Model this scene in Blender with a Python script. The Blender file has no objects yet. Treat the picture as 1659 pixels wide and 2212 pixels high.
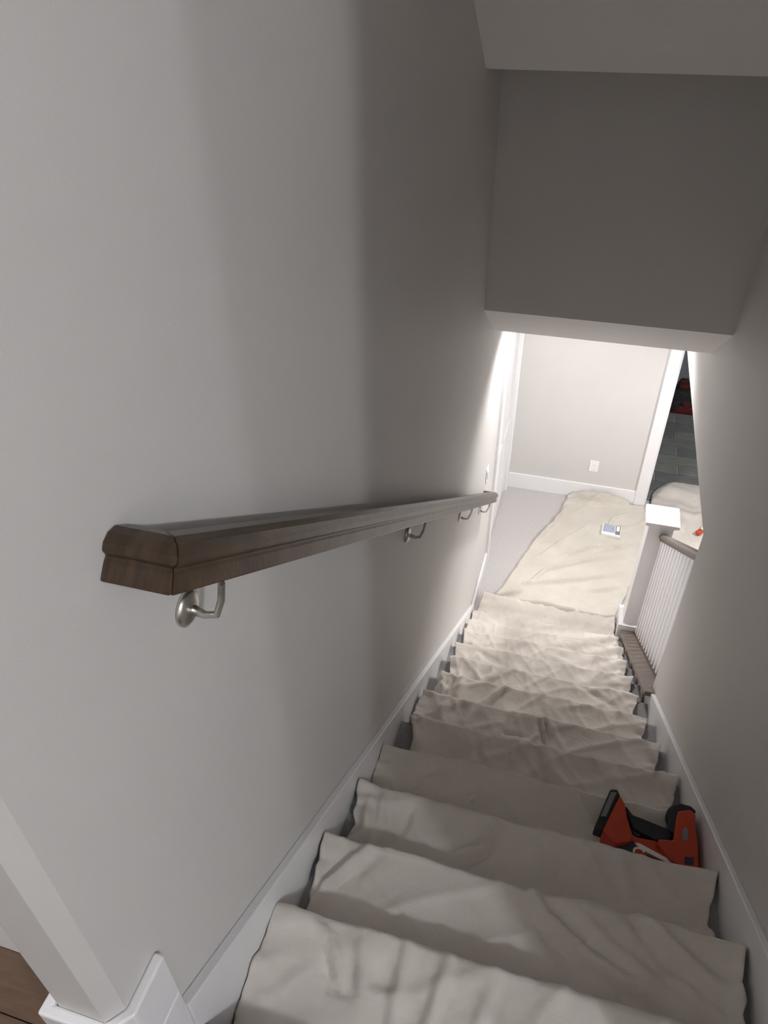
import bpy, bmesh, math, random
import numpy as np
from mathutils import Vector, Matrix, noise
random.seed(4)
scene = bpy.context.scene
COL = scene.collection

# ------------------------------------------------------------------ camera
CAMZ = 4.0804
cd = bpy.data.cameras.new('camera'); cam = bpy.data.objects.new('camera', cd); COL.objects.link(cam)
right = Vector((0.96060037, 0.27780105, -0.00857372))
down = Vector((0.16302418, -0.58816432, -0.79214004))
fwd = Vector((-0.22510009, 0.75953229, -0.61027915))
M = Matrix((right, -down, -fwd)).transposed().to_4x4(); M.translation = (0, 0, CAMZ)
cam.matrix_world = M
cd.sensor_fit = 'HORIZONTAL'; cd.sensor_width = 36.0; cd.lens = 36.0 * 1581.12 / 1659.0
cd.clip_start = 0.02; cd.clip_end = 60
scene.camera = cam
# ------------------------------------------------------------------ world, exposure
w = bpy.data.worlds.new('world'); scene.world = w; w.use_nodes = True
w.node_tree.nodes['Background'].inputs[0].default_value = (0.9, 0.95, 1.0, 1)
w.node_tree.nodes['Background'].inputs[1].default_value = 0.02
vs = scene.view_settings
vs.view_transform = 'Standard'; vs.look = 'None'; vs.gamma = 1.0; vs.use_curve_mapping = False
vs.exposure = 0.43
scene.cycles.max_bounces = 14; scene.cycles.diffuse_bounces = 10
HALL_W = (33.0, 72.0, 36.0)        # hall ceiling lights: far right, near right, unseen fill lamp added in the left arm
HALL_COL = (0.95, 0.97, 1.0)
CAN_W = 103.0; SIDE_FILL_W = 220.0; TILE_FILL_W = 36.0        # landing downlight, then unseen fill lamps added for side room and tiled room
CAN_COL = (1.0, 0.965, 0.945)

# ------------------------------------------------------------------ measures
L = -0.5; RW = 0.65; WT = 0.12
A = 2.8659; K = 0.6846            # skirt line z = A - K*y
RISE = 0.195; RUN = 0.2913; N0 = 0.6965
UP = 2.288 + 2 * RISE             # upper floor
HC = UP + 2.44                    # upper ceiling
LC = 2.375                        # lower ceiling
YF = 5.7912; YE = 4.6239; YH = 3.4627; ZH = 2.6629; YS = 3.8947
YR = 2.8175; ZO = 1.9956; YC = 3.0408; ZC = 3.7329; Y0 = 0.26; YL = 0.29
def nz(k): return 2.288 - RISE * k
def ny(k): return N0 + RUN * k

# ------------------------------------------------------------------ materials
def mat(name, col, rough=0.6, col2=None, scale=8.0, bump=0.0, bscale=60.0, metal=0.0, spec=0.5, stretch=None, detail=4.0, wrinkle=0.0):
    m = bpy.data.materials.new(name); m.use_nodes = True
    nt = m.node_tree; b = nt.nodes['Principled BSDF']
    b.inputs['Base Color'].default_value = (*col, 1); b.inputs['Roughness'].default_value = rough
    b.inputs['Metallic'].default_value = metal; b.inputs['Specular IOR Level'].default_value = spec
    tc = nt.nodes.new('ShaderNodeTexCoord'); mp = nt.nodes.new('ShaderNodeMapping')
    nt.links.new(tc.outputs['Object'], mp.inputs[0])
    if stretch: mp.inputs['Scale'].default_value = stretch
    if col2:
        n = nt.nodes.new('ShaderNodeTexNoise'); n.inputs['Scale'].default_value = scale; n.inputs['Detail'].default_value = detail
        nt.links.new(mp.outputs[0], n.inputs['Vector'])
        r = nt.nodes.new('ShaderNodeValToRGB'); r.color_ramp.elements[0].position = .35; r.color_ramp.elements[1].position = .65
        r.color_ramp.elements[0].color = (*col, 1); r.color_ramp.elements[1].color = (*col2, 1)
        nt.links.new(n.outputs['Fac'], r.inputs[0]); nt.links.new(r.outputs[0], b.inputs['Base Color'])
    if bump:
        n2 = nt.nodes.new('ShaderNodeTexNoise'); n2.inputs['Scale'].default_value = bscale; n2.inputs['Detail'].default_value = 3
        nt.links.new(mp.outputs[0], n2.inputs['Vector'])
        bp = nt.nodes.new('ShaderNodeBump'); bp.inputs['Strength'].default_value = bump; bp.inputs['Distance'].default_value = .004
        nt.links.new(n2.outputs['Fac'], bp.inputs['Height']); nt.links.new(bp.outputs[0], b.inputs['Normal'])
        if wrinkle:
            n3 = nt.nodes.new('ShaderNodeTexNoise'); n3.inputs['Scale'].default_value = 11; n3.inputs['Detail'].default_value = 5; n3.inputs['Distortion'].default_value = 1.4
            nt.links.new(mp.outputs[0], n3.inputs['Vector'])
            b3 = nt.nodes.new('ShaderNodeBump'); b3.inputs['Strength'].default_value = wrinkle; b3.inputs['Distance'].default_value = .012
            nt.links.new(n3.outputs['Fac'], b3.inputs['Height']); nt.links.new(b3.outputs[0], bp.inputs['Normal'])
    return m
def emit(name, col, s):
    m = bpy.data.materials.new(name); m.use_nodes = True; b = m.node_tree.nodes['Principled BSDF']
    b.inputs['Base Color'].default_value = (*col, 1)
    b.inputs['Emission Color'].default_value = (*col, 1); b.inputs['Emission Strength'].default_value = s
    return m
PAINT = mat('grey_wall_paint', (.612, .600, .588), .55, (.63, .617, .604), 2.5, .10, 220)
PAINT_D = mat('blue_grey_wall_paint', (.30, .33, .36), .6, (.32, .35, .38), 2.5, .08, 220)
CEIL = mat('ceiling_paint', (.78, .775, .77), .8, (.80, .795, .79), 3, .12, 180)
WHITE = mat('white_trim_paint', (.80, .80, .82), .35, (.82, .82, .84), 4)
CARPET = mat('grey_carpet', (.35, .35, .36), .95, (.41, .41, .42), 60, .8, 500, spec=.1)
CARPET_L = mat('pale_landing_carpet', (.50, .48, .475), .95, (.55, .53, .52), 60, .6, 500, spec=.1)
CLOTH = mat('canvas_drop_cloth', (.69, .645, .595), .9, (.74, .695, .645), 6, .25, 700, spec=.15, wrinkle=.45)
CLOTH_Y = mat('yellowish_canvas', (.54, .51, .455), .9, (.585, .555, .50), 5, .25, 700, spec=.15, wrinkle=.45)
CLOTH_P = mat('pale_canvas', (.60, .56, .52), .9, (.65, .61, .57), 6, .25, 700, spec=.15, wrinkle=.45)
WOOD = mat('stained_handrail_wood', (.034, .020, .010), .30, (.075, .045, .024), 14, .12, 90, stretch=(6, 1, 1))
WOOD_G = mat('grey_brown_rail_wood', (.13, .10, .085), .4, (.17, .135, .115), 14, .1, 90, stretch=(6, 1, 1))
FLOORW = mat('dark_hardwood', (.085, .045, .022), .4, (.13, .072, .038), 10, .1, 60, stretch=(1, 8, 1))
NICKEL = mat('brushed_nickel', (.62, .60, .56), .3, metal=1.0)
PLASTIC = mat('white_plastic', (.85, .85, .85), .4)
BLACK = mat('black_rubber', (.018, .019, .024), .55, bump=.2, bscale=300)
BLACKB = mat('blue_black_plastic', (.030, .034, .055), .5)
ORANGE = mat('red_orange_plastic', (.52, .058, .020), .42, (.45, .048, .018), 12)
REDF = mat('red_fabric', (.13, .012, .012), .8, (.09, .009, .010), 30, .4, 300)
BLACKF = mat('black_fabric', (.016, .015, .017), .85, (.03, .028, .03), 40, .4, 300)
TAN = mat('tan_leather', (.20, .15, .10), .7)
GREYM = mat('grey_metal', (.30, .31, .33), .35, metal=.8)
BLUEG = mat('blue_grey_print', (.28, .33, .42), .5, (.40, .45, .54), 40)
GROUT = mat('pale_grout', (.60, .61, .61), .9)
TILES = [mat('slate_wood_tile', c, .5, d, 7, .1, 60, stretch=(1, 5, 1)) for c, d in
         (((.16, .17, .165), (.21, .22, .21)), ((.13, .138, .138), (.18, .188, .184)), ((.19, .192, .18), (.24, .242, .225)))]
GLOW = emit('lamp_diffuser', (1, .97, .93), 6)

# ------------------------------------------------------------------ helpers
OFF = {}
def tag(o, label=None, cat=None, group=None, kind=None):
    for k, v in (('label', label), ('category', cat), ('group', group), ('kind', kind)):
        if v: o[k] = v
    return o
def thing(name, loc, label, cat, group=None):
    o = bpy.data.objects.new(name, None); o.location = loc; o.empty_display_size = .05
    COL.objects.link(o); OFF[o] = Vector(loc); return tag(o, label, cat, group)
def obj(name, bm, m, parent=None, smooth=False, bevel=0.0):
    bmesh.ops.recalc_face_normals(bm, faces=bm.faces[:])
    if parent is not None: bmesh.ops.translate(bm, vec=-OFF[parent], verts=bm.verts[:])
    me = bpy.data.meshes.new(name); bm.to_mesh(me); bm.free()
    o = bpy.data.objects.new(name, me); COL.objects.link(o); me.materials.append(m)
    if parent is not None: o.parent = parent; OFF[o] = OFF[parent]
    else: OFF[o] = Vector((0, 0, 0))
    if smooth:
        for p in me.polygons: p.use_smooth = True
    if bevel:
        b = o.modifiers.new('bevel', 'BEVEL'); b.width = bevel; b.segments = 2; b.limit_method = 'ANGLE'; b.angle_limit = .6
    return o
def box(bm, x0, x1, y0, y1, z0, z1):
    v = [bm.verts.new(p) for p in ((x0, y0, z0), (x1, y0, z0), (x1, y1, z0), (x0, y1, z0), (x0, y0, z1), (x1, y0, z1), (x1, y1, z1), (x0, y1, z1))]
    for f in ((0, 1, 2, 3), (4, 5, 6, 7), (0, 1, 5, 4), (1, 2, 6, 5), (2, 3, 7, 6), (3, 0, 4, 7)): bm.faces.new([v[i] for i in f])
    return bm
def bx(*a): return box(bmesh.new(), *a)
def prism(bm, pts, axis, a, b):
    """polygon pts in the plane normal to axis, extruded from a to b"""
    def P(p, t):
        return {'x': (t, p[0], p[1]), 'y': (p[0], t, p[1]), 'z': (p[0], p[1], t)}[axis]
    v0 = [bm.verts.new(P(p, a)) for p in pts]; v1 = [bm.verts.new(P(p, b)) for p in pts]
    bm.faces.new(v0); bm.faces.new(v1[::-1]); n = len(pts)
    for i in range(n): bm.faces.new((v0[i], v0[(i + 1) % n], v1[(i + 1) % n], v1[i]))
    return bm
def pr(pts, axis, a, b): return prism(bmesh.new(), pts, axis, a, b)
def tube(bm, path, r, seg=10, cap=True):
    path = [Vector(p) for p in path]; rings = []
    up = Vector((0, 0, 1))
    for i, p in enumerate(path):
        t = (path[min(i + 1, len(path) - 1)] - path[max(i - 1, 0)]).normalized()
        u = t.cross(up)
        if u.length < 1e-3: u = t.cross(Vector((1, 0, 0)))
        u.normalize(); v = t.cross(u); rr = r[i] if isinstance(r, (list, tuple)) else r
        rings.append([bm.verts.new(p + (u * math.cos(2 * math.pi * j / seg) + v * math.sin(2 * math.pi * j / seg)) * rr) for j in range(seg)])
    for a, b in zip(rings, rings[1:]):
        for j in range(seg): bm.faces.new((a[j], a[(j + 1) % seg], b[(j + 1) % seg], b[j]))
    if cap: bm.faces.new(rings[0]); bm.faces.new(rings[-1][::-1])
    return bm
def sweep(bm, prof, frames):
    """prof: list of (u,v); frames: list of (origin,u vec,v vec)"""
    rings = [[bm.verts.new(Vector(o) + Vector(u) * a + Vector(v) * b) for a, b in prof] for o, u, v in frames]
    n = len(prof)
    for a, b in zip(rings, rings[1:]):
        for j in range(n): bm.faces.new((a[j], a[(j + 1) % n], b[(j + 1) % n], b[j]))
    bm.faces.new(rings[0]); bm.faces.new(rings[-1][::-1]); return bm
def struct(name, bm, m, bevel=0.0, parent=None):
    o = obj(name, bm, m, parent, bevel=bevel)
    if parent is None: o['kind'] = 'structure'
    return o
def sl(y, off=0.0): return A - K * y + off

# ------------------------------------------------------------------ the shell
# left wall, with a doorway near the far corner and a soft corner at the top of the stairs
DY0, DY1, DZ = YE + .085, YF - .085, 2.06
struct('wall_left', prism(pr([(YL, -.01), (DY0, -.01), (DY0, DZ), (DY1, DZ), (DY1, -.01), (YF + .12, -.01), (YF + .12, HC), (YL, HC)], 'x', -.607, L),
                          [(-.607, YL), (-.607, .272), (-.600, .265), (-.520, .265), (L, YL)], 'z', UP, HC), PAINT)
# right wall: solid beside the upper stairs, open above a low curb further down
struct('wall_right', pr([(Y0, UP - 1.2), (YR, sl(YR, -.7)), (4.05, -.01), (4.05, sl(4.05, -.03)), (YR, sl(YR, -.03)), (YR, ZO), (YF, ZO), (YF, HC), (Y0, HC)], 'x', RW, RW + WT), PAINT)
struct('wall_far', pr([(-.67, 0), (.775, 0), (.775, 2.07), (1.75, 2.07), (1.75, 0), (3.3, 0), (3.3, LC), (-.67, LC)], 'y', YF, YF + WT), PAINT)
struct('wall_header', bx(L, RW, YH, YH + .12, ZH, 4.3), PAINT)
struct('wall_room_side', bx(3.3, 3.42, .9, 8.6, 0, LC), PAINT)
struct('wall_room_near', bx(RW + WT, 3.3, .9, 1.02, 0, LC), PAINT)
struct('wall_back', bx(.0, 3.3, 8.42, 8.54, 0, LC), PAINT_D)
struct('wall_back_side', bx(.0, .12, YF + WT, 8.42, 0, LC), PAINT_D)
struct('wall_hall_front', bx(RW + WT, 4.4, Y0, Y0 + .12, UP, HC), PAINT)
struct('wall_hall_left', bx(-3.2, -.607, .36, .48, UP, HC), PAINT)
struct('wall_hall_back', bx(-3.2, 4.4, -3.4, -3.28, UP, HC), PAINT)
struct('wall_hall_end', bx(-3.32, -3.2, -3.4, .48, UP, HC), PAINT)
struct('wall_hall_side', bx(4.4, 4.52, -3.4, .38, UP, HC), PAINT)
yt = YC - (HC - ZC) / K
struct('ceiling_slope', pr([(YC, ZC), (yt, HC), (yt, HC + .2), (YC, ZC + .32)], 'x', L, RW), CEIL)
struct('ceiling_recess', bx(L, RW, YC, YH, ZC + .25, ZC + .32), CEIL)
struct('ceiling', bx(-3.2, 4.4, -3.4, yt, HC, HC + .12), CEIL)
struct('ceiling_soffit', pr([(YH, ZH), (YS, LC), (YS, ZH)], 'x', L, RW), CEIL)
struct('ceiling_lower', bx(-.67, 3.42, YS, 8.6, LC, LC + .1), CEIL)
struct('ceiling_lower_side', bx(RW + WT, 3.42, .9, YS, LC, LC + .1), CEIL)
fl = struct('floor', bx(-.67, 3.3, 3.2, YF + .06, -.1, 0), CARPET_L)
struct('floor_side', bx(RW + WT, 3.3, 1.0, 3.2, -.1, 0), CARPET_L)
# hardwood of the upper hall, plank by plank near the camera
uf = struct('floor_upper', bx(-3.2, 4.4, -3.4, ny(-2) - .03, UP - .25, UP - .016), FLOORW)
struct('floor_upper_side', bx(-3.2, -.607, ny(-2) - .03, .36, UP - .25, UP - .016), FLOORW)
y = -.55
while y < .36:
    x = -2.2 - random.random()
    for j in range(5):
        ln = .55 + random.random() * .35
        x1 = x + ln
        if y < .05: obj('plank', bx(x, x1 - .002, y, y + .088, UP - .016, UP), FLOORW, uf)
        elif x1 > -1.6 and x < -.63 and y < .34: obj('plank', bx(x, min(x1, -.627) - .002, y, min(y + .088, .345), UP - .016, UP), FLOORW, uf)
        x = x1
    y += .09
# tiles of the dark room, laid in rows with staggered joints
tf = struct('floor_tiled', bx(.12, 3.3, YF + .06, 8.42, -.1, -.008), GROUT)
pitch = .169; TL = .43; row = 0; ty = 6.4165 - 3 * pitch
tmesh = {}
while ty < 8.4:
    j0 = 1.085 if row % 2 == 1 else .87
    for j in range(-2, 4):
        x = j0 + j * TL; xa, xb = max(x, .13), min(x + TL, 3.2)
        ya = max(ty, YF + .065); yb = min(ty + pitch, 8.41)
        if xb - xa < .03 or yb - ya < .02: continue
        obj('tile', bx(xa + .0045, xb - .0045, ya + .0022, yb - .0022, -.008, 0), TILES[(row * 5 + j * 7) % 3], tf)
    ty += pitch; row += 1

# ------------------------------------------------------------------ stairs
st = thing('staircase', (.075, 4.0, 0), 'straight flight of grey carpeted stairs under a canvas drop cloth', 'stairs')
for k in range(-2, 12):
    z = nz(k); yn = ny(k) - .012; yb = ny(k - 1) - .04
    pts = [(yb, z - RISE - .02), (yn - .03, z - RISE - .02), (yn - .026, z - .05), (yn - .008, z - .04), (yn, z - .022), (yn - .006, z - .006), (yn - .02, z), (yb, z)]
    if k == 11: pts[0] = (yb, -.0); pts[1] = (yn - .03, -.0)
    if k == -2: pts = [(yn - .12, z - RISE), (yn - .03, z - RISE), (yn - .026, z - .05), (yn - .008, z - .04), (yn, z - .022), (yn - .006, z - .006), (yn - .02, z), (yn - .12, z)]
    obj('step', pr(pts, 'x', L + .022, RW - .020), CARPET, st)

# ------------------------------------------------------------------ trim
ys = .372; ye = (A - .1216) / K
struct('trim_1', pr([(ys, sl(ys, -.5)), (ys, sl(ys)), (ye, .1216), (ye, -.0), (ye - .4, 0)], 'x', L, L + .022), WHITE, .003)
struct('trim_2', pr([(Y0 + .02, sl(Y0, -.45)), (Y0 + .02, sl(Y0)), (YR - .1, sl(YR - .1)), (YR - .1, sl(YR - .1, -.45))], 'x', RW - .020, RW), WHITE, .003)
struct('baseboard_left', bx(L, L + .015, ye, YE - .001, 0, .1216), WHITE, .003)
bm = pr([(-.626, YL), (-.626, .247), (-.515, .247), (L + .018, .285), (L + .018, ys), (L, ys), (L, YL), (-.52, .265), (-.607, .265), (-.607, YL)], 'z', UP, UP + .14)
box(bm, L, L + .018, YL, ys, UP - .2, UP)
struct('baseboard_upper', bm, WHITE, .004)
struct('baseboard_hall', bx(-3.2, -.627, .345, .36, UP, UP + .14), WHITE, .003)
struct('baseboard_far', bx(L + .021, .671, YF - .015, YF, 0, .1625), WHITE, .003)
# cased opening in the far wall
t3 = struct('trim_3', bx(.763, .775, YF - .005, YF + WT + .005, 0, 2.06), WHITE)
obj('casing', bx(.671, .763, YF - .02, YF, 0, 2.06), WHITE, t3, bevel=.003)
obj('casing', bx(1.762, 1.85, YF - .02, YF, 0, 2.06), WHITE, t3, bevel=.003)
obj('head_casing', bx(.671, 1.85, YF - .02, YF, 2.06, 2.15), WHITE, t3, bevel=.003)
obj('jamb', bx(1.75, 1.762, YF - .005, YF + WT + .005, 0, 2.06), WHITE, t3)
# white door in the left wall by the far corner
d1 = struct('door_1', bx(L - .05, L - .012, DY0 + .018, DY1 - .018, .01, DZ - .018), WHITE, .002)
for a, b in ((YE, DY0 + .005), (DY1 - .005, YF)): obj('casing', bx(L, L + .021, a, b, 0, DZ + .08), WHITE, d1, bevel=.003)
obj('head_casing', bx(L, L + .021, DY0 + .005, DY1 - .005, DZ - .005, DZ + .08), WHITE, d1, bevel=.003)
for a, b in ((DY0, DY0 + .016), (DY1 - .016, DY1)): obj('jamb', bx(-.60, L, a, b, 0, DZ), WHITE, d1)
for za, zb in ((.2, .85), (1.0, 1.9)):
    for ya, yb in ((DY0 + .13, (DY0 + DY1) / 2 - .05), ((DY0 + DY1) / 2 + .05, DY1 - .13)):
        obj('door_panel', bx(L - .012, L - .006, ya, yb, za, zb), WHITE, d1, bevel=.003)

# ------------------------------------------------------------------ handrail on the left wall
RX = -.432; RA = 3.51 + K * .56       # centre line z = RA - K*y
hr = thing('handrail', (RX, 2.3, RA - K * 2.3), 'dark brown stained wooden handrail on nickel brackets along the left wall', 'handrail')
PROF = [(-.012, .027), (.012, .027), (.024, .020), (.031, .008), (.031, -.003), (.022, -.009), (.025, -.016), (.027, -.040), (-.027, -.040), (-.025, -.016), (-.022, -.009), (-.031, -.003), (-.031, .008), (-.024, .020)]
yA, yB = .555, 4.12
cs = 1 / math.sqrt(1 + K * K)
def rail_pt(y): return Vector((RX, y, RA - K * y))
U = Vector((1, 0, 0)); Vn = Vector((0, K * cs, cs)); T = Vector((0, cs, -K * cs))
# mitred: wall -> corner -> down the stairs -> corner -> wall, one continuous moulding
def mitre_frames(yc, sgn):
    c = rail_pt(yc)
    return (c, U + T * sgn, Vn), (Vector((L, c.y, c.z)), T * sgn, Vn)
c0, w0 = mitre_frames(yA, -1); c1, w1 = mitre_frames(yB, 1)
obj('rail', sweep(bmesh.new(), PROF, [c0, c1]), WOOD, hr, bevel=.003)
obj('rail_return', sweep(bmesh.new(), PROF, [(w0[0], -T, Vn), c0]), WOOD, hr, bevel=.003)
obj('rail_return', sweep(bmesh.new(), PROF, [c1, (w1[0], T, Vn)]), WOOD, hr, bevel=.003)
for yb in (.655, 1.97, 3.13, 3.95):
    zr = RA - K * yb - .040 / cs
    wz = zr - .082
    b = obj('bracket', tube(bmesh.new(), [(L + .004, yb, wz), (L + .03, yb, wz - .008), (L + .05, yb, wz - .002), (RX - .006, yb, wz + .03), (RX, yb, wz + .065), (RX, yb, zr - .004)], [.009, .006, .0055, .0055, .0055, .007], 10), NICKEL, hr, True)
    bm = bmesh.new()
    pr_ = [(.0, .030), (.005, .030), (.009, .024), (.013, .012), (.014, .0)]
    rings = []
    for dx, r in pr_[:-1]: rings.append([bm.verts.new((L + dx, yb + r * math.cos(j * math.pi / 10), wz + r * math.sin(j * math.pi / 10))) for j in range(20)])
    for p, q in zip(rings, rings[1:]):
        for j in range(20): bm.faces.new((p[j], p[(j + 1) % 20], q[(j + 1) % 20], q[j]))
    bm.faces.new(rings[0]); bm.faces.new(rings[-1])
    obj('rosette', bm, NICKEL, b, True)
    bm = bmesh.new()
    sweep(bm, [(-.013, -.002), (.013, -.002), (.013, .002), (-.013, .002)], [(rail_pt(yb) - Vn * .042 - T * .03, U, Vn), (rail_pt(yb) - Vn * .042 + T * .03, U, Vn)])
    obj('saddle', bm, NICKEL, b)

# ------------------------------------------------------------------ balustrade with newel at the foot
bl = thing('balustrade', (.70, 3.5, 0), 'white balusters with brown rail, brown curb cap and square newel at the stair foot', 'balustrade')
capA = 2.872
bm = bmesh.new()
plan = [(.597, 2.715), (.646, 2.715), (.646, YR + .003), (.80, YR + .003), (.80, 4.055), (.597, 4.055)]
v0 = [bm.verts.new((x, y, capA - K * y)) for x, y in plan]; v1 = [bm.verts.new((x, y, capA - .034 - K * y)) for x, y in plan]
bm.faces.new(v0); bm.faces.new(v1[::-1])
for i in range(6): bm.faces.new((v0[i], v0[(i + 1) % 6], v1[(i + 1) % 6], v1[i]))
obj('curb_cap', bm, WOOD_G, bl, bevel=.003)
rA = 3.80
obj('shoe_strip', sweep(bmesh.new(), [(-.022, 0), (.022, 0), (.022, .016), (-.022, .016)], [((.715, YR + .003, capA - K * YR), U, Vector((0, 0, 1))), ((.715, 4.055, capA - K * 4.055), U, Vector((0, 0, 1)))]), WOOD_G, bl)
obj('top_rail', sweep(bmesh.new(), [(-.02, 0), (.02, 0), (.032, -.014), (.032, -.03), (.022, -.038), (.022, -.055), (-.022, -.055), (-.022, -.038), (-.032, -.03), (-.032, -.014)],
    [((.715, YR + .003, rA - K * YR), U, Vector((0, 0, 1))), ((.715, 4.085, rA - K * 4.085), U, Vector((0, 0, 1)))]), WOOD_G, bl, bevel=.003)
yb = YR + .07
while yb < 4.03:
    h = .020; bm = bmesh.new(); pts = []
    for dx, dy in ((-h, -h), (h, -h), (h, h), (-h, h)):
        pts.append(((.715 + dx, yb + dy, capA + .012 - K * (yb + dy)), (.715 + dx, yb + dy, rA - .052 - K * (yb + dy))))
    a = [bm.verts.new(p[0]) for p in pts]; b = [bm.verts.new(p[1]) for p in pts]
    bm.faces.new(a); bm.faces.new(b)
    for i in range(4): bm.faces.new((a[i], a[(i + 1) % 4], b[(i + 1) % 4], b[i]))
    obj('baluster', bm, WHITE, bl)
    yb += .086
nw = obj('newel_post', bx(.605, .765, 4.085, 4.245, 0, 1.075), WHITE, bl, bevel=.004)
obj('newel_cap', box(bx(.578, .792, 4.058, 4.272, 1.075, 1.102), .592, .778, 4.072, 4.258, 1.06, 1.075), WHITE, nw, bevel=.005)
obj('base_moulding', bx(.576, .794, 4.057, 4.274, 0, .15), WHITE, nw, bevel=.003)

# ------------------------------------------------------------------ switch and outlet
sw = thing('light_switch', (L, 4.2, 1.13), 'white light switch on the left wall just above the end of the handrail', 'light switch')
obj('plate', bx(L, L + .006, 4.16, 4.235, 1.13, 1.25), PLASTIC, sw, bevel=.002)
obj('toggle', bx(L + .006, L + .012, 4.18, 4.215, 1.16, 1.22), PLASTIC, sw, bevel=.002)
ou = thing('wall_outlet', (.266, YF, .30), 'white electrical outlet low on the grey far wall', 'outlet')
obj('plate', bx(.226, .306, YF - .006, YF, .30, .415), PLASTIC, ou, bevel=.002)
for z in (.33, .375): obj('socket', bx(.248, .284, YF - .008, YF - .006, z - .014, z + .014), WHITE, ou, bevel=.001)

# ------------------------------------------------------------------ drop cloths
def interp(tab, y):
    return float(np.interp(y, [a for a, _ in tab], [b for _, b in tab]))
def fold_h(x, y, pts, amp, wd):
    best = 1e9; bt = 0
    tot = len(pts) - 1
    for i in range(tot):
        ax, ay = pts[i]; bx_, by = pts[i + 1]
        dx, dy = bx_ - ax, by - ay; t = ((x - ax) * dx + (y - ay) * dy) / (dx * dx + dy * dy)
        t = min(1, max(0, t)); d = math.hypot(x - ax - t * dx, y - ay - t * dy)
        if d < best: best = d; bt = (i + t) / tot
    if best > wd * 3: return 0
    return amp * math.exp(-(best / wd) ** 2) * (.35 + .65 * math.sin(math.pi * min(1, max(0, bt))))
def nse(x, y, z=0.0): return noise.noise(Vector((x, y, z)))
FOLDS = [  # world polyline on the treads, height, width
 ([(.206, 2.511), (.416, 2.439)], -.018, .020), ([(.19, 2.535), (.42, 2.475)], .016, .018),
 ([(.169, 2.245), (.276, 2.166)], -.016, .020), ([(.185, 2.275), (.33, 2.19)], .018, .016),
 ([(.272, 2.234), (.378, 2.172)], -.016, .016), ([(.30, 2.26), (.46, 2.19)], .016, .018),
 ([(-.357, 1.395), (-.242, 1.505)], .012, .014), ([(-.141, 1.401), (-.062, 1.507)], .011, .014), ([(-.24, 1.37), (-.12, 1.47)], -.008, .03),
 ([(-.44, .683), (-.349, .662), (-.29, .60)], .010, .014), ([(-.34, .64), (-.30, .57), (-.24, .56)], -.010, .014),
 ([(-.26, .655), (-.23, .57), (-.14, .575)], .009, .014),
 ([(-.16, .72), (-.151, .47)], .008, .016), ([(-.062, .70), (-.09, .47)], .008, .016), ([(.04, .69), (0.0, .47)], .006, .018),
 ([(.065, 1.008), (.114, .912), (.236, .835), (.42, .78)], -.014, .014), ([(.085, 1.02), (.14, .93), (.26, .86), (.45, .80)], .015, .014),
 ([(.30, 1.02), (.42, .92), (.565, .837)], -.013, .014), ([(.33, 1.03), (.46, .935), (.60, .85)], .014, .016), ([(.16, .99), (.30, .90), (.5, .80)], .008, .02),
 ([(-.40, 1.015), (-.30, .985), (-.09, 1.0)], .012, .009), ([(-.33, 1.0), (-.411, .872), (-.46, .76)], .012, .012), ([(-.29, 1.0), (-.37, .872), (-.42, .76)], -.010, .012),
 ([(-.02, 1.25), (-.06, 1.16), (-.14, 1.10)], .013, .012), ([(.0, 1.25), (-.03, 1.15), (-.09, 1.09)], -.010, .010),
 ([(.13, 1.27), (.145, 1.171), (.20, 1.10)], -.008, .016), ([(.36, 1.27), (.38, 1.13)], .007, .02),
 ([(.075, 2.14), (.118, 2.02)], -.012, .008), ([(.105, 2.14), (.142, 2.02)], -.012, .008), ([(.09, 2.14), (.13, 2.02)], .010, .007), ([(-.05, 2.11), (-.06, 2.03), (.05, 2.03)], -.008, .012),
 ([(-.14, 2.68), (-.22, 2.528)], -.014, .014), ([(-.18, 2.68), (-.26, 2.53)], .014, .014), ([(-.10, 2.41), (-.14, 2.29)], -.016, .012), ([(-.13, 2.42), (-.17, 2.30)], .013, .014),
 ([(.07, 1.86), (.10, 1.78), (.15, 1.66)], -.012, .016), ([(.11, 1.86), (.15, 1.76), (.22, 1.70)], .010, .02), ([(-.17, 1.84), (-.12, 1.70)], -.008, .02), ([(-.01, 1.85), (.0, 1.72)], .008, .02),
 ([(-.39, 1.72), (-.42, 1.80), (-.38, 1.86)], .018, .018), ([(-.33, 2.13), (-.37, 2.02)], .016, .02), ([(-.26, 2.13), (-.28, 2.0)], -.012, .016), ([(-.21, 2.12), (-.24, 2.0)], .012, .018),
 ([(.40, 1.58), (.50, 1.54), (.60, 1.58)], .012, .02), ([(.35, 1.86), (.42, 1.72)], .008, .03), ([(.56, 1.86), (.60, 1.76)], .014, .02),
 ([(-.46, 1.05), (-.40, 1.10), (-.42, 1.22)], .018, .018), ([(-.38, 1.25), (-.36, 1.10)], .010, .018), ([(-.28, 1.24), (-.31, 1.1)], -.008, .014),
 ([(.10, 2.80), (.40, 2.72)], -.012, .025), ([(.28, 2.72), (.48, 2.62)], -.014, .018), ([(-.30, 2.98), (-.10, 2.90)], -.010, .02), ([(.1, 3.25), (.35, 3.15)], .012, .03), ([(-.1, 3.52), (.05, 3.42)], -.01, .02), ([(.2, 3.55), (.4, 3.45)], -.012, .02), ([(-.40, 3.2), (-.33, 3.08), (-.26, 3.06)], -.03, .02), ([(-.42, 2.42), (-.40, 2.3)], .02, .016), ([(-.36, 2.42), (-.36, 2.3)], -.016, .014), ([(-.31, 2.43), (-.33, 2.29)], .014, .02),
]
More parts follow.
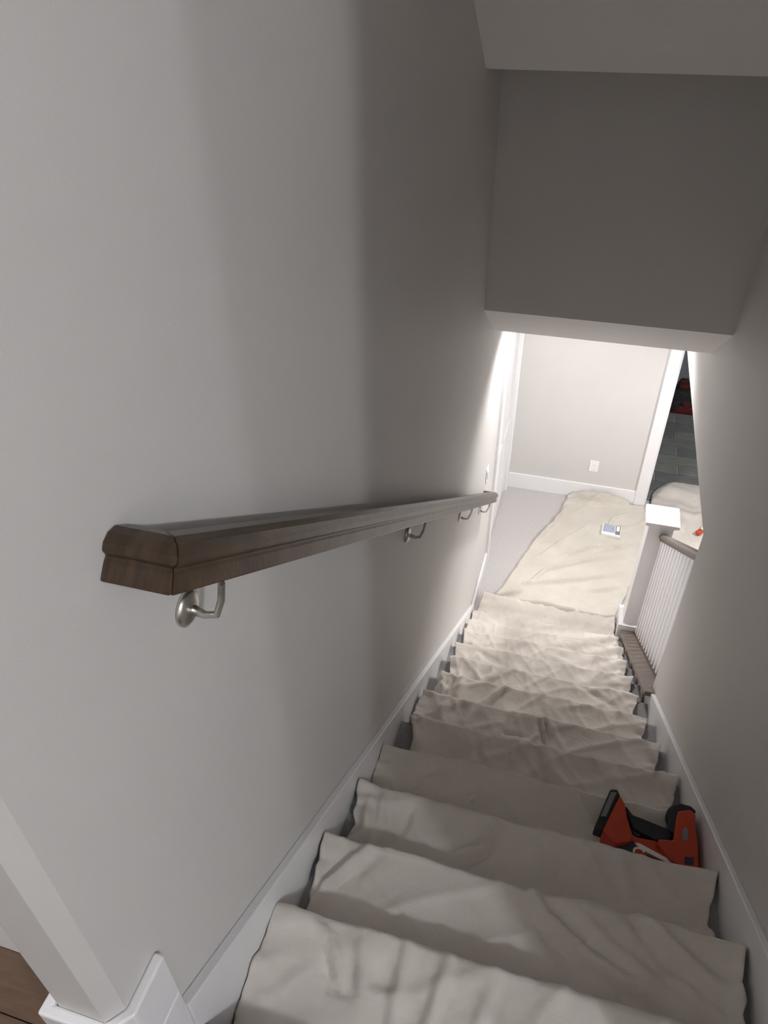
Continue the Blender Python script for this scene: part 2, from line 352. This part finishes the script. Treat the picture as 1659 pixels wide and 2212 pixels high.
XLT = [(.40, -.474), (.70, -.482), (.74, -.455), (.80, -.452), (1.0, -.478), (1.04, -.452), (1.13, -.446), (1.25, -.470), (1.36, -.480), (1.6, -.482), (1.66, -.41), (1.75, -.405), (1.84, -.44), (1.95, -.462), (2.01, -.470), (2.15, -.455), (2.25, -.42), (2.31, -.435), (2.45, -.425), (2.56, -.40), (2.73, -.435), (2.85, -.42), (3.03, -.455), (3.2, -.43), (3.4, -.46), (3.61, -.462), (3.9, -.47), (4.3, -.43)]
XRT = [(.40, .60), (.9, .61), (1.0, .625), (1.12, .595), (1.28, .628), (1.4, .585), (1.56, .622), (1.7, .59), (1.86, .622), (2.0, .575), (2.15, .602), (2.3, .56), (2.45, .588), (2.6, .548), (2.74, .585), (2.9, .560), (3.03, .585), (3.2, .57), (3.6, .585), (4.0, .575), (4.3, .555)]
def sstep(t): t = min(1, max(0, t)); return t * t * (3 - 2 * t)
def base_z(x, y):
    # nosings wander a little along their length
    k = max(-1, min(13, int(math.floor((y - N0) / RUN))))
    best = 0
    z = None
    for kk in (k + 1, k, k - 1):      # tread kk spans ny(kk-1)..ny(kk)
        if kk < 0: continue
    kk = k + 1
    sh = .012 * nse(x * 3.1, k * 5.3, 1.7) + .006 * nse(x * 9, k * 3.1, 4.2)
    if k == 2: sh -= .014 * max(0, x)
    u = y - ny(k) - sh
    zt = nz(k + 1) if k + 1 <= 11 else 0.0
    zp = nz(k) if k <= 11 else 0.0
    if k + 1 <= 0: zp = zt = nz(0)
    wd = .042 + .014 * nse(x * 2.3, k * 2.2, 8.8)
    drop = (zp - zt) * (1 - sstep(u / wd))
    un = (u / RUN)
    return zt + drop + .006 * sstep((un - .7) / .3) * (1 if k < 11 else 0)
def cloth_mesh(name, ys_, xl, xr, nx, hfun, m, label, group='canvas drop cloths'):
    verts = []; faces = []
    for i, y in enumerate(ys_):
        a, b = xl(y), xr(y)
        for j in range(nx + 1):
            s = j / nx; x = a + (b - a) * s
            p = hfun(x, y, min(s, 1 - s) * (b - a), s)
            verts.append(p)
    n = nx + 1
    for i in range(len(ys_) - 1):
        for j in range(nx): faces.append((i * n + j, i * n + j + 1, (i + 1) * n + j + 1, (i + 1) * n + j))
    me = bpy.data.meshes.new(name); me.from_pydata(verts, [], faces)
    for p in me.polygons: p.use_smooth = True
    o = bpy.data.objects.new(name, me); COL.objects.link(o); me.materials.append(m)
    s = o.modifiers.new('solid', 'SOLIDIFY'); s.thickness = .003; s.offset = 1
    return tag(o, label, 'drop cloth', group)
ysamp = [.43 + .267 * i / 22 for i in range(22)]
for k in range(0, 12):
    ysamp += [ny(k) - .012 + .085 * i / 13 for i in range(13)]
    if k < 11: ysamp += [ny(k) + .073 + (RUN - .085) * i / 20 for i in range(20)]
ysamp += [ny(11) + .073 + .26 * i / 13 for i in range(14)]
ysamp = sorted(ysamp); ysamp = [y for i, y in enumerate(ysamp) if i == 0 or y - ysamp[i - 1] > .0015]
def stair_h(x, y, ed, s):
    z = base_z(x, y)
    # creases: stretched ridged noise, mostly diagonal
    a = x * .8 + y * .6; b = -x * .6 + y * .8
    r = 1 - abs(nse(a * 2.2, b * 7.5, 3.0)); r2 = 1 - abs(nse(b * 1.8 + 7, a * 8.0, 9.0))
    d = .011 * max(0, r) ** 7 + .009 * max(0, r2) ** 8 + .005 * nse(x * 7, y * 7) + .0025 * nse(x * 19, y * 19, 5)
    far = min(1, max(0, (y - 1.6) / 1.2))
    d += far * (.008 * max(0, 1 - abs(nse(x * 11, y * 4.5, 2))) ** 6)
    for pts, amp, wd in FOLDS:
        if abs(y - pts[0][1]) < .4: d += fold_h(x, y, pts, amp * (2.2 if pts[0][1] < 1.3 else 1.8), wd * .85)
    if ed < .07:
        e = 1 - ed / .07
        d += e * (.026 * nse(y * 16, s * 5, 2.5) + .018 * nse(y * 31, s * 3, 6) + .006)
        x += e * e * .010 * nse(y * 26, s * 9, 1)
    zz = z + max(.0115 + d, .007) + .022 * sstep((y - 4.08) / .06)
    x = min(max(x, L + .024), RW - .022)
    if y > 2.7: x = min(x, .592)
    return (x, y, zz)
cloth_mesh('drop_cloth', ysamp, lambda y: interp(XLT, y), lambda y: interp(XRT, y), 150, stair_h, CLOTH, 'long wrinkled beige canvas drop cloth running down over all the steps')
# landing cloth
FB = [([(.55, 4.75), (.25, 4.60), (-.15, 4.45)], .014, .02), ([(.62, 5.0), (.35, 4.88), (.0, 4.65), (-.12, 4.45)], .014, .018), ([(.60, 5.12), (.35, 5.06), (.1, 4.85)], .012, .02), ([(.72, 5.15), (.55, 5.10), (.4, 4.98)], .010, .015), ([(.62, 4.62), (.48, 4.55), (.35, 4.50)], .010, .018), ([(.3, 5.35), (.12, 5.1), (-.05, 4.85)], .008, .02),
      ([(.12, 5.76), (.35, 5.73), (.62, 5.75)], .035, .022), ([(.10, 5.70), (.28, 5.66), (.40, 5.69)], .02, .016), ([(-.33, 4.25), (-.22, 4.30), (-.15, 4.38)], .016, .02), ([(-.30, 4.22), (-.05, 4.24), (.3, 4.22), (.55, 4.24)], .014, .03), ([(.1, 5.6), (.0, 5.3), (-.15, 4.95)], .010, .015), ([(.62, 5.62), (.5, 5.5), (.45, 5.3)], .008, .02)]
XLB = [(4.16, -.39), (4.3, -.33), (4.5, -.274), (4.884, -.173), (5.2, -.06), (5.405, .029), (5.6, .06), (5.78, .088)]
XRB = [(4.16, .565), (4.3, .57), (4.45, .62), (4.8, .70), (5.3, .78), (5.6, .79), (5.70, .78), (5.78, .755)]
def land_h(x, y, ed, s):
    a = x * .75 + y * .66; b = -x * .66 + y * .75
    d = .010 + .010 * max(0, 1 - abs(nse(a * 1.6, b * 6, 12))) ** 7 + .004 * nse(x * 6, y * 6, 3) + .0015 * nse(x * 17, y * 17, 3)
    for pts, amp, wd in FB: d += fold_h(x, y, pts, amp * 3.4, wd * .7)
    e = max(0, 1 - ed / .05) + .8 * max(0, 1 - (5.78 - y) / .06)
    d += e * (.008 + .012 * nse(x * 14, y * 14, 7))
    return (x + .012 * e * nse(y * 12, s, 4), y, max(d, .0065))
cloth_mesh('drop_cloth', [4.16 + (5.765 - 4.16) * i / 120 for i in range(121)], lambda y: interp(XLB, y), lambda y: interp(XRB, y), 90, land_h, CLOTH_Y, 'yellowish canvas drop cloth spread on the landing carpet before the far wall')
XLC = [(4.45, .84), (5.0, .83), (5.6, .82), (5.9, .83), (6.0, .84), (6.07, .87), (6.15, .92), (6.22, .98), (6.27, 1.06)]
XRC = [(4.45, 1.75), (5.6, 1.70), (5.9, 1.70), (6.0, 1.6), (6.15, 1.5), (6.22, 1.4), (6.27, 1.25)]
FC = [([(.90, 5.95), (1.05, 5.98), (1.2, 5.90)], -.03, .03), ([(.88, 6.05), (1.05, 6.10), (1.25, 6.05)], .03, .07), ([(.95, 5.8), (1.2, 5.72), (1.4, 5.78)], .03, .05), ([(1.12, 5.75), (1.10, 5.5), (1.16, 5.2)], .02, .03), ([(1.22, 5.75), (1.25, 5.5), (1.2, 5.2)], .016, .03)]
def tile_h(x, y, ed, s):
    d = .012 + .012 * max(0, 1 - abs(nse(x * 4, y * 5, 21))) ** 5 + .006 * nse(x * 6, y * 6, 13)
    for pts, amp, wd in FC: d += fold_h(x, y, pts, amp, wd)
    edge = min(ed, 6.27 - y)
    return (x, y, max(d * min(1, .45 + edge / .08), .0065))
cloth_mesh('drop_cloth', [4.45 + 1.82 * i / 70 for i in range(71)], lambda y: interp(XLC, y), lambda y: interp(XRC, y), 50, tile_h, CLOTH_P, 'crumpled pale drop cloth behind the newel reaching onto the dark tiles')

# ------------------------------------------------------------------ nail gun on the fourth tread
GZ = 1.724
G = {
'nose':(.018,.07,[(0.335,1.562),(0.358,1.568),(0.369,1.547),(0.319,1.402),(0.29,1.405)],BLACK),
'body':(.0,.078,[(0.366,1.543),(0.383,1.516),(0.391,1.471),(0.41,1.408),(0.405,1.386),(0.36,1.364),(0.316,1.398)],ORANGE),
'grip':(.016,.058,[(0.389,1.523),(0.413,1.494),(0.454,1.487),(0.519,1.475),(0.54,1.456),(0.528,1.432),(0.486,1.422),(0.45,1.435),(0.414,1.445),(0.396,1.489)],BLACK),
'rear_housing':(.0,.075,[(0.553,1.537),(0.594,1.554),(0.611,1.54),(0.606,1.501),(0.613,1.449),(0.611,1.335),(0.589,1.334),(0.529,1.36),(0.487,1.402),(0.491,1.419),(0.538,1.428),(0.546,1.503)],ORANGE),
'bumper':(.008,.066,[(0.523,1.543),(0.536,1.56),(0.565,1.575),(0.598,1.574),(0.617,1.558),(0.597,1.545),(0.562,1.54),(0.555,1.514),(0.546,1.456),(0.522,1.465),(0.53,1.512)],BLACK),
'magazine':(.012,.055,[(0.412,1.417),(0.488,1.423),(0.535,1.383),(0.603,1.352),(0.595,1.32),(0.534,1.328),(0.452,1.343),(0.417,1.348),(0.365,1.357),(0.368,1.393)],ORANGE),
}
gun = thing('nail_gun', (.45, 1.44, GZ), 'red-orange and black cordless nail gun lying on a stair tread by the right wall', 'nail gun')
gp = {}
for n, (h0, h1, pts, m) in G.items(): gp[n] = obj(n, pr(pts, 'z', GZ + h0, GZ + h1), m, gun, bevel=.006)
obj('stripe', pr([(0.421,1.395),(0.436,1.397),(0.576,1.353),(0.566,1.344),(0.456,1.374),(0.438,1.38)], 'z', GZ + .054, GZ + .0565), PLASTIC, gp['magazine'])
obj('decal', pr([(0.368,1.383),(0.416,1.401),(0.423,1.386),(0.417,1.355),(0.365,1.363)], 'z', GZ + .054, GZ + .0562), BLACKB, gp['magazine'])
obj('decal', pr([(0.458,1.367),(0.551,1.348),(0.534,1.339),(0.454,1.347)], 'z', GZ + .054, GZ + .0562), BLACKB, gp['magazine'])
bm = bmesh.new(); tube(bm, [(.434 + .016 * math.cos(t), 1.366 + .014 * math.sin(t), GZ + .0565) for t in [.2 + i * .42 for i in range(9)]], .0035, 6); obj('emblem', bm, PLASTIC, gp['magazine'])
obj('vent', pr([(0.565,1.47),(0.575,1.482),(0.583,1.475),(0.581,1.439),(0.569,1.431),(0.564,1.443)], 'z', GZ + .074, GZ + .0765), GREYM, gp['rear_housing'])
obj('badge', pr([(0.569,1.377),(0.597,1.385),(0.596,1.359),(0.569,1.353)], 'z', GZ + .074, GZ + .0765), BLACKB, gp['rear_housing'])
obj('nose_plate', pr([(.338, 1.548), (.356, 1.552), (.325, 1.452), (.308, 1.448)], 'z', GZ + .069, GZ + .073), GREYM, gp['nose'])
obj('trigger', tube(bmesh.new(), [(.412, 1.452, GZ + .04), (.425, 1.436, GZ + .04), (.44, 1.432, GZ + .04)], .007, 8), BLACKB, gun, True)

# ------------------------------------------------------------------ small things on the landing
pk = thing('package', (.50, 5.31, .012), 'small blue-grey and white plastic package lying on the landing drop cloth', 'package')
def rotbox(cx, cy, ang, x0, x1, y0, y1, z0, z1):
    bm = bx(x0, x1, y0, y1, z0, z1); bmesh.ops.rotate(bm, cent=(0, 0, 0), matrix=Matrix.Rotation(ang, 3, 'Z'), verts=bm.verts[:])
    bmesh.ops.translate(bm, vec=(cx, cy, 0), verts=bm.verts[:]); return bm
b = obj('tray', rotbox(.50, 5.31, -.06, -.085, .075, -.075, .07, .018, .046), PLASTIC, pk, bevel=.004)
obj('printed_panel', rotbox(.50, 5.31, -.06, -.075, .022, -.045, .062, .046, .051), BLUEG, pk, bevel=.002)
obj('clear_panel', rotbox(.50, 5.31, -.06, .030, .068, -.06, .062, .046, .054), GREYM, pk, bevel=.002)
obj('printed_band', rotbox(.50, 5.31, -.06, .036, .060, -.02, .05, .054, .0555), PLASTIC, pk)
bt = thing('spray_bottle', (1.26, 5.48, .02), 'white plastic bottle with orange-red cap lying beside the balusters', 'bottle')
ax = Vector((1.215, 5.455, .055)); dr = Vector((.62, .75, .0)).normalized()
obj('bottle_body', tube(bmesh.new(), [ax + dr * t for t in (.035, .045, .07, .10, .21, .225)], [.014, .016, .030, .038, .038, .030], 18), PLASTIC, bt, True)
obj('cap', tube(bmesh.new(), [ax + dr * t for t in (-.02, -.012, .03, .042)], [.016, .023, .024, .018], 16), ORANGE, bt, True)

# tool bag in the dark room
tb = thing('tool_bag', (1.19, 7.73, 0), 'red and black fabric tool bag standing on the dark tile floor', 'tool bag')
def superbox(cx, cy, z0, z1, hx, hy, taper, n=20):
    bm = bmesh.new(); rings = []
    for i in range(5):
        t = i / 4; z = z0 + (z1 - z0) * t; sc = 1 - taper * t * t + .05 * math.sin(math.pi * t)
        ring = []
        for j in range(n):
            a = 2 * math.pi * j / n; c, s = math.cos(a), math.sin(a)
            ring.append(bm.verts.new((cx + hx * sc * math.copysign(abs(c) ** .45, c), cy + hy * sc * math.copysign(abs(s) ** .45, s), z)))
        rings.append(ring)
    for a, b in zip(rings, rings[1:]):
        for j in range(n): bm.faces.new((a[j], a[(j + 1) % n], b[(j + 1) % n], b[j]))
    bm.faces.new(rings[0]); bm.faces.new(rings[-1]); return bm
obj('base', superbox(1.19, 7.76, 0, .09, .20, .12, .0), REDF, tb, True)
obj('bag_body', superbox(1.19, 7.76, .09, .25, .19, .11, .15), BLACKF, tb, True)
for x in (1.07, 1.18, 1.29): obj('pocket', superbox(x, 7.655, .03, .15, .045, .018, .1, 12), BLACKF if x != 1.18 else REDF, tb, True)
obj('strap', tube(bmesh.new(), [(1.06, 7.74, .24), (1.08, 7.74, .31), (1.19, 7.74, .345), (1.30, 7.74, .31), (1.32, 7.74, .24)], .014, 8), BLACKF, tb, True)
obj('flap', superbox(1.12, 7.79, .25, .34, .06, .06, .35, 14), REDF, tb, True)
obj('tool_handle', tube(bmesh.new(), [(1.22, 7.73, .22), (1.235, 7.71, .28), (1.24, 7.70, .31)], [.014, .018, .012], 8), TAN, tb, True)

# ------------------------------------------------------------------ lamps
def lamp(name, kind, loc, watts, col, size, **kw):
    d = bpy.data.lights.new(name, kind); d.energy = watts; d.color = col; d.shadow_soft_size = size
    for k, v in kw.items(): setattr(d, k, v)
    o = bpy.data.objects.new(name, d); o.location = loc; COL.objects.link(o); return o
for (x, y), lab, hw in (((3.0, -1.05), 'round white ceiling light at the far right end of the upper hall', HALL_W[0]), ((1.9, -1.11), 'round white ceiling light just right of the stairs in the upper hall', HALL_W[1]), ((-2.5, -.62), 'unseen round ceiling light added as fill in the left arm of the upper hall', HALL_W[2])):
    t = thing('ceiling_light', (x, y, HC), lab, 'ceiling light', 'hall ceiling lights')
    obj('canopy', tube(bmesh.new(), [(x, y, HC), (x, y, HC - .02)], .15, 28), WHITE, t)
    obj('bulb', tube(bmesh.new(), [(x, y, HC - .02), (x, y, HC - .06), (x, y, HC - .10), (x, y, HC - .125)], [.016, .03, .034, .016], 14), GLOW, t, True)
    o = lamp('hall_lamp', 'POINT', (0, 0, -.20), hw, HALL_COL, .06); o.parent = t
for cx, cy, wt, wc, lab in ((.02, 4.50, CAN_W, CAN_COL, 'recessed downlight in the ceiling right above the lower landing'), (2.0, 4.30, SIDE_FILL_W, CAN_COL, 'unseen downlight added as fill in the ceiling of the room beside the balusters'), (2.4, 7.2, TILE_FILL_W, (.92, .97, 1.0), 'dim unseen downlight added as fill in the ceiling of the tiled room')):
    t = thing('recessed_light', (cx, cy, LC), lab, 'ceiling light', 'recessed ceiling lights')
    bm = bmesh.new(); ring = []
    for r, z in ((.095, LC), (.095, LC - .006), (.075, LC - .006), (.070, LC)): ring.append([bm.verts.new((cx + r * math.cos(j * math.pi / 14), cy + r * math.sin(j * math.pi / 14), z)) for j in range(28)])
    for a, b in zip(ring, ring[1:]):
        for j in range(28): bm.faces.new((a[j], a[(j + 1) % 28], b[(j + 1) % 28], b[j]))
    obj('trim_ring', bm, WHITE, t, True)
    obj('lens', tube(bmesh.new(), [(cx, cy, LC), (cx, cy, LC - .003)], .068, 28), GLOW, t)
    o = lamp('downlight', 'SPOT', (0, 0, -.012), wt, wc, .10, spot_size=math.radians(160), spot_blend=.5); o.parent = t
